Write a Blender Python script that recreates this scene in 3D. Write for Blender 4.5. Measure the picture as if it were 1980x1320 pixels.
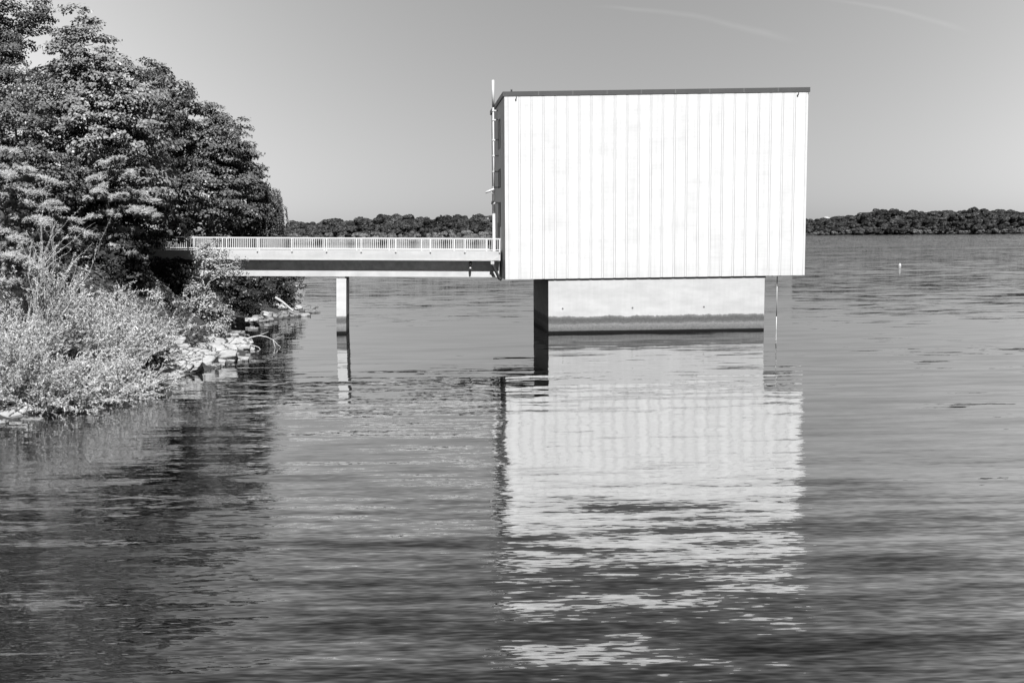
import bpy, bmesh, math, random
import numpy as np
from mathutils import Vector, Matrix, noise as mnoise

for o in list(bpy.data.objects):
    bpy.data.objects.remove(o)
S = bpy.context.scene
COL = S.collection

# ------------------------------------------------------------------ camera
F_PX, EYE = 2100.0, 6.6                     # focal length in photo pixels (1980 wide), eye height over the water
PITCH, ROLL = math.atan(202 / F_PX), -0.0145
cam_d = bpy.data.cameras.new('camera')
cam = bpy.data.objects.new('camera', cam_d)
COL.objects.link(cam)
cam_d.sensor_width = 36.0
cam_d.lens = F_PX / 1980 * 36.0
cam_d.shift_x = 200 / 1980
cam_d.clip_start, cam_d.clip_end = 0.5, 30000
CAMR = Matrix.Rotation(math.pi / 2 - PITCH, 3, 'X') @ Matrix.Rotation(ROLL, 3, 'Z')
cam.matrix_world = Matrix.Translation((0, 0, EYE)) @ CAMR.to_4x4()
S.camera = cam

# ------------------------------------------------------------------ light
SUN_EL, SUN_AZ = math.radians(51), math.radians(177)      # azimuth clockwise from +Y: behind the camera
SKY_STRENGTH = 0.10
sun_d = bpy.data.lights.new('sun', 'SUN')
sun_d.energy, sun_d.angle, sun_d.color = 5.0, math.radians(0.5), (1.0, 1.0, 1.0)
sun = bpy.data.objects.new('sun', sun_d)
COL.objects.link(sun)
to_sun = Vector((math.sin(SUN_AZ) * math.cos(SUN_EL), math.cos(SUN_AZ) * math.cos(SUN_EL), math.sin(SUN_EL)))
sun.rotation_euler = to_sun.to_track_quat('Z', 'Y').to_euler()
sun.location = (0, -40, 90)

S.view_settings.view_transform = 'Standard'
S.view_settings.look = 'None'
S.view_settings.exposure = 0.9
S.view_settings.gamma = 1.0
S.render.engine = 'CYCLES'
S.cycles.max_bounces = 6
S.cycles.diffuse_bounces = 1
S.cycles.caustics_reflective = False
S.cycles.transparent_max_bounces = 8


class NT:
    """Tiny node-tree helper."""
    def __init__(self, tree):
        self.t = tree
        self.n = tree.nodes
        self.n.clear()

    def new(self, kind, **kw):
        nd = self.n.new(kind)
        for k, v in kw.items():
            setattr(nd, k, v)
        return nd

    def put(self, sock, val):
        if hasattr(val, 'is_output'):
            self.t.links.new(val, sock)
        else:
            sock.default_value = val

    def math(self, op, a, b=0.0, c=0.0, clamp=False):
        nd = self.new('ShaderNodeMath', operation=op, use_clamp=clamp)
        for i, v in enumerate((a, b, c)):
            self.put(nd.inputs[i], v)
        return nd.outputs[0]

    def noise(self, vec, scale, detail=3.0, rough=0.55, col=False, distort=0.0):
        nd = self.new('ShaderNodeTexNoise')
        if vec is not None:
            self.put(nd.inputs['Vector'], vec)
        nd.inputs['Scale'].default_value = scale
        nd.inputs['Detail'].default_value = detail
        nd.inputs['Roughness'].default_value = rough
        nd.inputs['Distortion'].default_value = distort
        return nd.outputs['Color' if col else 'Fac']

    def mapping(self, vec, scale=(1, 1, 1), rot=(0, 0, 0), loc=(0, 0, 0)):
        nd = self.new('ShaderNodeMapping')
        self.put(nd.inputs['Vector'], vec)
        nd.inputs['Scale'].default_value = scale
        nd.inputs['Rotation'].default_value = rot
        nd.inputs['Location'].default_value = loc
        return nd.outputs[0]

    def ramp(self, fac, stops, interp='LINEAR'):
        nd = self.new('ShaderNodeValToRGB')
        nd.color_ramp.interpolation = interp
        el = nd.color_ramp.elements
        while len(el) < len(stops):
            el.new(0.5)
        for e, (p, v) in zip(el, stops):
            e.position = p
            e.color = (v, v, v, 1)
        self.put(nd.inputs[0], fac)
        return nd.outputs[0]

    def maprange(self, v, a, b, c, d):
        nd = self.new('ShaderNodeMapRange')
        for i, x in enumerate((v, a, b, c, d)):
            self.put(nd.inputs[i], x)
        return nd.outputs[0]

    def xyz(self, vec):
        nd = self.new('ShaderNodeSeparateXYZ')
        self.put(nd.inputs[0], vec)
        return nd.outputs

    def comb(self, x, y, z):
        nd = self.new('ShaderNodeCombineXYZ')
        for i, v in enumerate((x, y, z)):
            self.put(nd.inputs[i], v)
        return nd.outputs[0]


# ------------------------------------------------------------------ sky (black and white photograph: red-filtered sky, no hue)
world = bpy.data.worlds.new('World')
S.world = world
world.use_nodes = True
w = NT(world.node_tree)
sky = w.new('ShaderNodeTexSky', sky_type='NISHITA')
sky.sun_disc = False
sky.sun_elevation, sky.sun_rotation = SUN_EL, SUN_AZ
sky.altitude, sky.air_density, sky.dust_density, sky.ozone_density = 50, 1.0, 1.2, 1.0
sepc = w.new('ShaderNodeSeparateColor')
w.put(sepc.inputs[0], sky.outputs[0])
grey = w.math('ADD', w.math('MULTIPLY', sepc.outputs[0], 0.75), w.math('MULTIPLY', sepc.outputs[1], 0.25))
tc = w.new('ShaderNodeTexCoord')
dx, dy, dz = w.xyz(tc.outputs['Generated'])
ysafe = w.math('MAXIMUM', dy, 0.05)
su = w.math('DIVIDE', dx, ysafe)
sv = w.math('DIVIDE', dz, ysafe)
front = w.math('GREATER_THAN', dy, 0.2)


def contrail(u0, v0, u1, v1, bend, width, gain, seed):
    """Thin vapour streak between two sky directions (tangents from due north)."""
    t = w.math('DIVIDE', w.math('SUBTRACT', su, u0), u1 - u0)
    line = w.math('MULTIPLY_ADD', t, v1 - v0, v0)
    arch = w.math('MULTIPLY', w.math('MULTIPLY', t, w.math('SUBTRACT', 1.0, t)), 4 * bend)
    nz = w.noise(w.comb(w.math('MULTIPLY', su, 9.0), seed, 0.0), 1.0, 3)
    wob = w.math('MULTIPLY', w.math('SUBTRACT', nz, 0.5), 0.008)
    d = w.math('ABSOLUTE', w.math('SUBTRACT', sv, w.math('ADD', w.math('ADD', line, arch), wob)))
    wid = w.math('MULTIPLY_ADD', t, width * 0.8, width * 0.6)
    core = w.math('SUBTRACT', 1.0, w.math('DIVIDE', d, wid), clamp=True)
    ends = w.math('MULTIPLY', w.math('MULTIPLY', t, 5.0, clamp=True), w.math('MULTIPLY', w.math('SUBTRACT', 1.0, t), 6.0, clamp=True), clamp=True)
    wisp = w.noise(w.comb(w.math('MULTIPLY', su, 14.0), w.math('MULTIPLY', sv, 60.0), seed), 1.0, 4)
    m = w.math('MULTIPLY', w.math('MULTIPLY', core, ends), w.math('MULTIPLY', wisp, gain))
    return w.math('MULTIPLY', m, front)


def sky_uv(px, py):
    d = CAMR @ Vector(((px - 790) / F_PX, -(py - 660) / F_PX, -1))
    return d.x / d.y, d.z / d.y


trails = 0.0
for (a, b, bend, width, gain, seed) in (((1140, 12), (1545, 82), 0.006, 0.0034, 0.18, 1.3), ((1560, -6), (1880, 62), 0.004, 0.0028, 0.15, 5.1)):
    c = contrail(*sky_uv(*a), *sky_uv(*b), bend, width, gain, seed)
    trails = c if trails == 0.0 else w.math('ADD', trails, c)
SKY_GAIN, SKY_POW = 1.18, 0.5
grey = w.math('MULTIPLY', w.math('POWER', grey, SKY_POW), SKY_GAIN)
# zenith darkened, as through a red filter, to deepen the shadows
zen = w.new('ShaderNodeMapRange', interpolation_type='SMOOTHSTEP')
for i_, v_ in enumerate((dz, 0.22, 0.75, 1.0, 0.15)):
    w.put(zen.inputs[i_], v_)
rear = w.new('ShaderNodeMapRange', interpolation_type='SMOOTHSTEP')      # sky behind the viewer dimmed to deepen the shadows
for i_, v_ in enumerate((dy, -0.2, 0.3, 0.25, 1.0)):
    w.put(rear.inputs[i_], v_)
low = w.new('ShaderNodeMapRange', interpolation_type='SMOOTHSTEP')       # low sky kept bright, boosted behind the viewer to light the shaded girder
for i_, v_ in enumerate((dz, 0.06, 0.2, 1.3, 0.0)):
    w.put(low.inputs[i_], v_)
rear_f = w.math('MAXIMUM', rear.outputs[0], w.math('MINIMUM', low.outputs[0], w.math('MULTIPLY_ADD', w.math('LESS_THAN', dy, 0.0), 0.3, 1.0)))
grey = w.math('MULTIPLY', w.math('MULTIPLY', grey, zen.outputs[0]), rear_f)
# thin veil of haze, brighter away from the darkest part of the sky
off = w.math('SUBTRACT', su, 0.2)
veil = w.math('MULTIPLY', w.math('MINIMUM', w.math('MULTIPLY', off, off), 0.3), w.math('MULTIPLY', front, 3.0))
grey = w.math('MULTIPLY', grey, w.math('ADD', 1.0, veil))
grey = w.math('MULTIPLY', grey, w.math('ADD', 1.0, trails))
bg = w.new('ShaderNodeBackground')
w.put(bg.inputs[0], grey)
bg.inputs[1].default_value = SKY_STRENGTH
wo = w.new('ShaderNodeOutputWorld')
w.put(wo.inputs[0], bg.outputs[0])


# ------------------------------------------------------------------ photo pixel -> point in the place
def ray(px, py):
    return CAMR @ Vector(((px - 790) / F_PX, -(py - 660) / F_PX, -1))


def at_y(px, py, Y):
    r = ray(px, py)
    return Vector((0, 0, EYE)) + r * (Y / r.y)


def at_z(px, py, z=0.0):
    r = ray(px, py)
    return Vector((0, 0, EYE)) + r * ((z - EYE) / r.z)


# ------------------------------------------------------------------ object helpers
def tag(o, label=None, cat=None, group=None, kind=None):
    if label: o['label'] = label
    if cat: o['category'] = cat
    if group: o['group'] = group
    if kind: o['kind'] = kind
    return o


def thing(name, label, cat, loc=(0, 0, 0), group=None):
    o = bpy.data.objects.new(name, None)
    COL.objects.link(o)
    o.location = loc
    o.empty_display_size = 0.3
    return tag(o, label, cat, group)


def link(name, me, mat, parent=None, world_coords=True):
    """Link mesh data; world_coords: its vertices are in world space although it hangs under a moved parent."""
    o = bpy.data.objects.new(name, me)
    COL.objects.link(o)
    if mat and not me.materials:
        me.materials.append(mat)
    if parent is not None:
        o.parent = parent
        if world_coords:
            base, p = Vector((0, 0, 0)), parent
            while p is not None:
                base += p.location
                p = p.parent
            o.location = -base
    return o


def np_mesh(name, verts, faces, smooth=False):
    verts = np.asarray(verts, np.float32).reshape(-1, 3)
    faces = np.asarray(faces, np.int32)
    me = bpy.data.meshes.new(name)
    n, k = faces.shape
    me.vertices.add(len(verts)); me.vertices.foreach_set('co', verts.ravel())
    me.loops.add(n * k); me.loops.foreach_set('vertex_index', faces.ravel())
    me.polygons.add(n)
    me.polygons.foreach_set('loop_start', np.arange(0, n * k, k, dtype=np.int32))
    if smooth:
        me.polygons.foreach_set('use_smooth', np.ones(n, bool))
    me.update(calc_edges=True)
    return me


class MB:
    """Collects boxes, tubes and prisms into one mesh."""
    def __init__(self):
        self.bm = bmesh.new()

    def box(self, x0, x1, y0, y1, z0, z1):
        v = [self.bm.verts.new((x, y, z)) for z in (z0, z1) for y in (y0, y1) for x in (x0, x1)]
        for f in ((0, 2, 3, 1), (4, 5, 7, 6), (0, 1, 5, 4), (2, 6, 7, 3), (0, 4, 6, 2), (1, 3, 7, 5)):
            self.bm.faces.new([v[i] for i in f])
        return self

    def prism(self, prof, y0, y1):
        """Profile in x,z extruded along y."""
        a = [self.bm.verts.new((x, y0, z)) for x, z in prof]
        b = [self.bm.verts.new((x, y1, z)) for x, z in prof]
        n = len(prof)
        self.bm.faces.new(a); self.bm.faces.new(b[::-1])
        for i in range(n):
            self.bm.faces.new((a[i], b[i], b[(i + 1) % n], a[(i + 1) % n]))
        bmesh.ops.recalc_face_normals(self.bm, faces=self.bm.faces)
        return self

    def tube(self, pts, rad, sides=8):
        pts = [Vector(p) for p in pts]
        if not isinstance(rad, (list, tuple)):
            rad = [rad] * len(pts)
        rings = []
        for i, p in enumerate(pts):
            d = (pts[min(i + 1, len(pts) - 1)] - pts[max(i - 1, 0)]).normalized()
            q = d.to_track_quat('Z', 'Y')
            rings.append([self.bm.verts.new(p + q @ Vector((math.cos(a) * rad[i], math.sin(a) * rad[i], 0)))
                          for a in [2 * math.pi * k / sides for k in range(sides)]])
        for r0, r1 in zip(rings, rings[1:]):
            for k in range(sides):
                f = self.bm.faces.new((r0[k], r0[(k + 1) % sides], r1[(k + 1) % sides], r1[k]))
                f.smooth = True
        self.bm.faces.new(rings[0][::-1]); self.bm.faces.new(rings[-1])
        return self

    def build(self, name, mat, parent=None, bevel=0.0, world_coords=True):
        if bevel:
            bmesh.ops.bevel(self.bm, geom=[e for e in self.bm.edges if e.calc_face_angle(0) > 0.6], offset=bevel, segments=2, affect='EDGES', profile=0.7)
        me = bpy.data.meshes.new(name)
        self.bm.to_mesh(me); self.bm.free()
        return link(name, me, mat, parent, world_coords)


# ------------------------------------------------------------------ materials (all neutral grey: the photograph is black and white)
def mat_base(name):
    m = bpy.data.materials.new(name)
    m.use_nodes = True
    t = NT(m.node_tree)
    out = t.new('ShaderNodeOutputMaterial')
    return m, t, out


def principled(t, out, color, rough=0.7, spec=0.3, normal=None, metallic=0.0):
    p = t.new('ShaderNodeBsdfPrincipled')
    t.put(p.inputs['Base Color'], color if hasattr(color, 'is_output') else (color, color, color, 1))
    t.put(p.inputs['Roughness'], rough)
    p.inputs['Specular IOR Level'].default_value = spec
    p.inputs['Metallic'].default_value = metallic
    if normal is not None:
        t.put(p.inputs['Normal'], normal)
    t.put(out.inputs[0], p.outputs[0])
    return p


def bump(t, h, strength=0.3, dist=0.02):
    b = t.new('ShaderNodeBump')
    b.inputs['Strength'].default_value = strength
    b.inputs['Distance'].default_value = dist
    t.put(b.inputs['Height'], h)
    return b.outputs[0]


def plain_mat(name, v, rough=0.6, var=0.15, scale=1.5, metallic=0.0):
    m, t, out = mat_base(name)
    g = t.new('ShaderNodeNewGeometry')
    n = t.noise(g.outputs['Position'], scale, 4)
    c = t.maprange(n, 0.3, 0.7, v * (1 - var), v * (1 + var))
    principled(t, out, c, rough, 0.3, bump(t, t.noise(g.outputs['Position'], 30, 3), 0.15, 0.01), metallic)
    return m


def panel_mat():
    m, t, out = mat_base('painted_panel')
    g = t.new('ShaderNodeNewGeometry')
    pos = g.outputs['Position']
    streak = t.noise(t.mapping(pos, (5, 5, 0.18)), 1.0, 4)
    blot = t.noise(t.mapping(pos, (0.5, 0.5, 0.9)), 1.0, 5, 0.65)
    board = t.noise(t.mapping(pos, (0.25, 0.25, 7.0)), 1.0, 2)
    c = t.math('ADD', t.maprange(streak, 0.3, 0.7, -0.035, 0.03), t.maprange(blot, 0.35, 0.65, -0.035, 0.03))
    c = t.math('ADD', c, t.maprange(board, 0.4, 0.75, 0.008, -0.025))
    isl = t.maprange(g.outputs['Random Per Island'], 0, 1, -0.02, 0.02)
    c = t.math('ADD', t.math('ADD', c, isl), 0.53)
    z = t.xyz(pos)[2]
    # water-borne dirt along the lowest metre of the panels
    dirt = t.math('MULTIPLY', t.maprange(z, 3.6, 5.2, 1.0, 0.0), t.maprange(blot, 0.42, 0.62, 0.0, 0.09))
    c = t.math('SUBTRACT', c, dirt)
    principled(t, out, c, 0.55, 0.3)
    return m


def concrete_mat(name, v, tide=None, rag=0.5):
    """Board-marked concrete; tide: height up to which the wet, weedy stain reaches."""
    m, t, out = mat_base(name)
    g = t.new('ShaderNodeNewGeometry')
    pos = g.outputs['Position']
    n1 = t.noise(t.mapping(pos, (0.6, 0.6, 1.6)), 1.0, 6, 0.6)
    n2 = t.noise(t.mapping(pos, (6, 6, 0.5)), 1.0, 3)
    c = t.math('ADD', t.maprange(n1, 0.3, 0.7, v * 0.88, v * 1.08), t.maprange(n2, 0.3, 0.7, -0.03 * v, 0.03 * v))
    if tide:
        z = t.xyz(pos)[2]
        nz = t.noise(t.mapping(pos, (1.6, 1.6, .8)), 1.0, 8, 0.72)
        zz = t.math('ADD', z, t.math('MULTIPLY', t.math('MULTIPLY', t.math('SUBTRACT', nz, 0.5), rag), t.maprange(z, 0.12, 0.9, 0.06, 1.0)))
        zn = t.math('DIVIDE', zz, tide)
        fine = t.noise(t.mapping(pos, (9, 9, 14)), 1.0, 4, 0.7)
        band = t.ramp(zn, [(0.0, 0.006), (0.115, 0.008), (0.15, 0.26), (0.36, 0.36), (0.48, 0.44), (0.6, 0.24), (0.74, 0.2), (0.86, 0.25), (0.95, 0.42), (1.0, 0.7)])
        band = t.math('MULTIPLY', band, t.maprange(fine, 0.3, 0.7, 0.72, 1.25), clamp=True)
        above = t.math('GREATER_THAN', zn, 0.985)
        mix = t.new('ShaderNodeMix', data_type='FLOAT')
        t.put(mix.inputs[0], above)
        t.put(mix.inputs[2], t.math('MULTIPLY', band, v))
        t.put(mix.inputs[3], c)
        c = mix.outputs[0]
    principled(t, out, c, 0.8, 0.2, bump(t, t.noise(pos, 12, 5, 0.7), 0.25, 0.02))
    return m


def leaf_mat(name, v, trans=0.25, var=0.45, gloss=0.35, tree_var=0.0):
    m, t, out = mat_base(name)
    g = t.new('ShaderNodeNewGeometry')
    big = t.noise(g.outputs['Position'], 0.45, 3)
    k = t.math('MULTIPLY', t.maprange(g.outputs['Random Per Island'], 0, 1, 1 - var, 1 + var), t.maprange(big, 0.3, 0.7, 0.75, 1.25))
    if tree_var:                                   # trees of one wood differ in tone
        oi = t.new('ShaderNodeObjectInfo')
        k = t.math('MULTIPLY', k, t.maprange(oi.outputs['Random'], 0, 1, 1 - tree_var, 1 + tree_var))
    c = t.math('MULTIPLY', k, v)
    p = principled(t, out, c, 0.38, gloss)
    tr = t.new('ShaderNodeBsdfTranslucent')
    t.put(tr.inputs[0], c)
    mx = t.new('ShaderNodeMixShader')
    mx.inputs[0].default_value = trans
    t.put(mx.inputs[1], p.outputs[0]); t.put(mx.inputs[2], tr.outputs[0])
    t.put(out.inputs[0], mx.outputs[0])
    return m


def rock_mat(name, v):
    m, t, out = mat_base(name)
    g = t.new('ShaderNodeNewGeometry')
    pos = g.outputs['Position']
    n = t.noise(pos, 1.6, 6, 0.65)
    lay = t.noise(t.mapping(pos, (1, 1, 7)), 1.3, 4)
    c = t.math('MULTIPLY', t.maprange(n, 0.3, 0.7, 0.6, 1.2), t.maprange(lay, 0.3, 0.7, 0.75, 1.15))
    z = t.xyz(pos)[2]
    wet = t.maprange(t.math('ADD', z, t.math('MULTIPLY', n, 0.12)), 0.05, 0.12, 0.14, 1.0)
    c = t.math('MULTIPLY', t.math('MULTIPLY', c, wet), v)
    wp = t.new('ShaderNodeVectorMath', operation='ADD')
    t.put(wp.inputs[0], t.mapping(pos, (1.0, 1.0, 2.6), (0.25, 0.1, 0.4)))
    t.put(wp.inputs[1], t.noise(pos, 2.2, 3, 0.6, col=True))
    vo = t.new('ShaderNodeTexVoronoi', feature='DISTANCE_TO_EDGE')
    t.put(vo.inputs['Vector'], wp.outputs[0])
    vo.inputs['Scale'].default_value = .8
    crack = t.maprange(vo.outputs[0], 0.0, 0.045, 0.0, 1.0)
    c = t.math('MULTIPLY', c, t.math('MULTIPLY_ADD', crack, 0.8, 0.2, clamp=True))
    h = t.math('ADD', t.noise(pos, 6, 6, 0.7), t.math('MULTIPLY', crack, 0.8))
    principled(t, out, c, 0.8, 0.25, bump(t, h, 0.9, 0.08))
    return m


def water_mat():
    m, t, out = mat_base('lake_water')
    g = t.new('ShaderNodeNewGeometry')
    pos = g.outputs['Position']
    X, Y, Z = t.xyz(pos)
    dist = t.math('SQRT', t.math('ADD', t.math('MULTIPLY', X, X), t.math('MULTIPLY', Y, Y)))
    # wind: gusty near the camera side, lee behind the building, streaky further out
    amp = t.ramp(t.math('DIVIDE', Y, 300.0), WAVE_RAMP)
    gust = t.noise(t.mapping(pos, (0.0035, 0.03, 1), loc=(3.1, 0.4, 0)), 1.0, 3, 0.6)
    amp = t.math('MULTIPLY', amp, t.maprange(gust, 0.35, 0.68, 0.55, 1.5))

    # more wind outside the shelter of the building
    amp = t.math('MULTIPLY', amp, t.math('ADD', 1.0, t.math('MULTIPLY', t.maprange(X, 12.0, 30.0, 0.0, 0.75), t.maprange(Y, 22.0, 45.0, 0.0, 1.0))))

    def slopes(sx, sy, rot, ax, ay, detail, rough=0.55):
        c = t.noise(t.mapping(pos, (sx, sy, 1), (0, 0, rot)), 1.0, detail, rough, col=True)
        r = t.new('ShaderNodeSeparateColor')
        t.put(r.inputs[0], c)
        return (t.math('MULTIPLY', t.math('SUBTRACT', r.outputs[0], 0.5), ax),
                t.math('MULTIPLY', t.math('SUBTRACT', r.outputs[1], 0.5), ay))
    layers = [slopes(*a) for a in WAVES]
    fine = t.maprange(Y, 22.0, 48.0, 1.0, 0.35)
    layers[2] = tuple(t.math('MULTIPLY', q, fine) for q in layers[2])
    gx = gy = None
    for lx, ly in layers:
        gx = lx if gx is None else t.math('ADD', gx, lx)
        gy = ly if gy is None else t.math('ADD', gy, ly)
    gx = t.math('MULTIPLY', gx, amp)
    gy = t.math('MULTIPLY', gy, amp)
    # far out only the wave faces turned to the near shore are seen, the backs hide behind the crests
    gy = t.math('SUBTRACT', gy, t.maprange(Y, 110.0, 380.0, 0.0, 0.045))
    nv = t.new('ShaderNodeVectorMath', operation='NORMALIZE')
    t.put(nv.inputs[0], t.comb(gx, gy, 1.0))
    nrm = nv.outputs[0]
    dp = t.new('ShaderNodeVectorMath', operation='DOT_PRODUCT')
    t.put(dp.inputs[0], nrm); t.put(dp.inputs[1], g.outputs['Incoming'])
    facing = t.math('SUBTRACT', 1.0, t.math('ABSOLUTE', dp.outputs['Value']), clamp=True)
    refl = t.math('MINIMUM', t.math('MULTIPLY_ADD', t.math('POWER', facing, WATER_POW), WATER_GAIN, WATER_R0), WATER_MAX)
    gl = t.new('ShaderNodeBsdfGlossy')
    gl.inputs['Roughness'].default_value = 0.015
    t.put(gl.inputs['Normal'], nrm)
    df = t.new('ShaderNodeBsdfDiffuse')
    df.inputs[0].default_value = (0.005, 0.005, 0.005, 1)
    mx = t.new('ShaderNodeMixShader')
    t.put(mx.inputs[0], refl)
    t.put(mx.inputs[1], df.outputs[0]); t.put(mx.inputs[2], gl.outputs[0])
    t.put(out.inputs[0], mx.outputs[0])
    return m


WATER_R0, WATER_GAIN, WATER_POW, WATER_MAX = 0.02, 2.1, 4.1, 0.84
WAVE_RAMP = [(0.0, 0.62), (0.07, 0.56), (0.1, 0.4), (0.15, 0.26), (0.2, 0.2), (0.235, 0.12), (0.28, 0.2), (0.45, 0.45), (1.0, 1.0)]
#        x-freq y-freq rotation  x-slope y-slope detail
WAVES = [(0.13, 0.62, 0.04, 0.10, 0.38, 1.0),
         (0.36, 2.2, -0.04, 0.14, 0.52, 1.0),
         (2.6, 12.0, -0.12, 0.28, 0.46, 1.0)]

M = dict(
    panel=panel_mat(),
    batten=plain_mat('panel_joint_strip', 0.51, 0.6, 0.05),
    core=plain_mat('wall_core', 0.13, 0.8, 0.1),
    grey_clad=plain_mat('grey_cladding', 0.5, 0.6, 0.06, 0.6),
    fascia=plain_mat('roof_flashing', 0.06, 0.5, 0.08, 0.8),
    concrete=concrete_mat('pier_concrete', 0.43, 1.15),
    pillar=concrete_mat('pillar_concrete', 0.5, 1.25, 0.12),
    deck=concrete_mat('deck_concrete', 0.42),
    abut=concrete_mat('shaded_concrete', 0.06),  # tree shade on the abutment is put into this dark colour
    steel=plain_mat('galvanised_paint', 0.5, 0.45, 0.06),
    beam=plain_mat('girder_paint', 0.42, 0.5, 0.1, 1.2),
    web=plain_mat('girder_web_lightened', 0.82, 0.5, 0.22, 1.6),  # lightened to stand in for light thrown up by the water
    dark=plain_mat('dark_pipe', 0.03, 0.4, 0.1),
    glass=plain_mat('window_glass', 0.006, 0.5, 0.1),
    frame=plain_mat('dark_frame', 0.03, 0.6, 0.1),
    bark=plain_mat('bark', 0.08, 0.9, 0.4, 6),
    palewood=plain_mat('bleached_wood', 0.36, 0.8, 0.25, 8),
    twig=plain_mat('willow_twig', 0.55, 0.8, 0.3, 8),
    soil=plain_mat('bank_soil', 0.04, 0.95, 0.5, 1.2),
    farsoil=plain_mat('far_soil', 0.035, 0.95, 0.4, 0.1),
    rock=rock_mat('pale_rock', 0.34),
    wetrock=rock_mat('dark_rock', 0.2),
    maple=leaf_mat('maple_leaf', 0.175, 0.03, 0.3, 0.25),
    oak=leaf_mat('oak_leaf', 0.085, 0.03, 0.3, 0.25),
    shade=leaf_mat('shaded_understory_leaf', 0.03, 0.03, 0.45, 0.2),  # shade under trees and bridge is put into this leaf tone
    birch=leaf_mat('birch_leaf', 0.105, 0.03, 0.3, 0.25),
    needle=leaf_mat('pine_needle', 0.25, 0.03, 0.3, 0.2),
    willow=leaf_mat('willow_leaf', 0.41, 0.05, 0.35, 0.25),
    sapling=leaf_mat('sapling_leaf', 0.27, 0.05, 0.3, 0.25),
    fern=leaf_mat('undergrowth_leaf', 0.07, 0.04, 0.4, 0.2),
    far_dark=leaf_mat('far_wood_leaf', 0.042, 0.05, 0.4, 0.1, 0.45),
    far_pale=leaf_mat('far_shore_leaf', 0.12, 0.05, 0.35, 0.1, 0.35),
)
M['water'] = water_mat()

# ------------------------------------------------------------------ setting: water, near bank, far shore
bm = MB()
me = np_mesh('water', [(-9000, -300, 0), (9000, -300, 0), (9000, 14000, 0), (-9000, 14000, 0)], [(0, 1, 2, 3)])
tag(link('water', me, M['water']), kind='structure')

SHORE = np.array([(-60, -60), (0, -38), (25, -24), (33, -18.5), (38, -15.6), (41, -14.4), (46, -12.9), (50, -11.8), (52, -11.2), (56, -9.9), (60, -9.1), (65, -9.6),
                  (70, -10.2), (78, -12.4), (84, -12.4), (89, -10.6), (93, -8.6), (97, -8.9), (108, -11.2), (125, -13.5), (150, -15.0), (175, -19), (230, -34), (400, -90)], float)


def shore_x(Y):
    return np.interp(Y, SHORE[:, 0], SHORE[:, 1])


def ground_z(x, Y):
    d = shore_x(Y) - x
    n = np.sin(x * 1.7 + Y * .6) * .12 + np.sin(x * .61 - Y * .43 + 1) * .2 + np.sin(Y * 1.9 - x * .3) * .08
    z = np.interp(d, [-6, -1.2, 0, 1.5, 3.2, 5.0, 7.5, 14, 40, 200], [-3, -.5, -0.02, .45, 1.5, 3.1, 5.2, 6.6, 10, 16])
    return z + n * np.clip(d / 4, 0, 1)


ys = np.concatenate([np.arange(-60, 30, 3.0), np.arange(30, 112, 0.8), np.arange(112, 400, 6.0)])
ds = np.concatenate([[-6, -3, -1.2], np.arange(-0.6, 16, 0.45), np.arange(16, 200, 8.0)])
gy_, gd = np.meshgrid(ys, ds, indexing='ij')
gx_ = shore_x(gy_) - gd
vz = ground_z(gx_, gy_)
nr, nc = gy_.shape
idx = np.arange(nr * nc).reshape(nr, nc)
faces = np.stack([idx[:-1, :-1], idx[:-1, 1:], idx[1:, 1:], idx[1:, :-1]], -1).reshape(-1, 4)
me = np_mesh('lake_bank', np.stack([gx_, gy_, vz], -1), faces, True)
tag(link('ground', me, M['soil']), kind='structure')


# far shore, as a wooded slope behind a waterline
FAR_PX = [-1500, -400, 540, 950, 1250, 1570, 1980, 2400, 3200]
FAR_Y = [1900, 1500, 1120, 840, 1400, 1640, 1150, 900, 700]
TOP_PX = [-1500, 400, 530, 640, 700, 800, 950, 1200, 1540, 1590, 1625, 1660, 1690, 1725, 1770, 1830, 1870, 1920, 1980, 2400, 3200]
TOP_PY = [440, 436, 432, 425, 420, 414, 413, 416, 419, 422, 418, 413, 401, 403, 408, 406, 401, 404, 408, 405, 400]


def far_point(px):
    Y = np.interp(px, FAR_PX, FAR_Y)
    p = at_y(px, 456, Y)
    return p.x, Y


def far_top(px, Y):
    return at_y(px, float(np.interp(px, TOP_PX, TOP_PY)), Y).z


def far_ground(px, back):
    x, Y = far_point(px)
    zt = far_top(px, Y + 95) - 13
    return float(np.interp(back, [-8, 0, 12, 95, 160, 400], [-1.0, 0.1, 1.4, max(zt, 3), max(zt, 3), max(zt, 3) * 0.8]))


V, pxs = [], np.arange(-1400, 3100, 20)
backs = [-8, 0, 4, 12, 30, 60, 95, 160, 400]
for px in pxs:
    x, Y = far_point(px)
    for b in backs:
        k = (Y + b) / Y
        V.append((x * k, Y + b, far_ground(px, b)))
idx = np.arange(len(pxs) * len(backs)).reshape(len(pxs), len(backs))
faces = np.stack([idx[:-1, :-1], idx[1:, :-1], idx[1:, 1:], idx[:-1, 1:]], -1).reshape(-1, 4)
tag(link('hills', np_mesh('hills', V, faces, True), M['farsoil']), kind='structure')


# ------------------------------------------------------------------ the building over the water
BX0, BX1, BY0, BY1, BZ0, BZ1 = 6.53, 26.56, 72.62, 83.6, 3.67, 15.72
bld = thing('water_intake_building', 'windowless white panelled block raised over the lake on a broad concrete pier', 'building', (16.5, 78, 0))
MB().box(BX0 + .06, BX1 - .06, BY0 + .10, BY1 - .06, BZ0 + .05, BZ1).build('wall_core', M['core'], bld)
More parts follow.
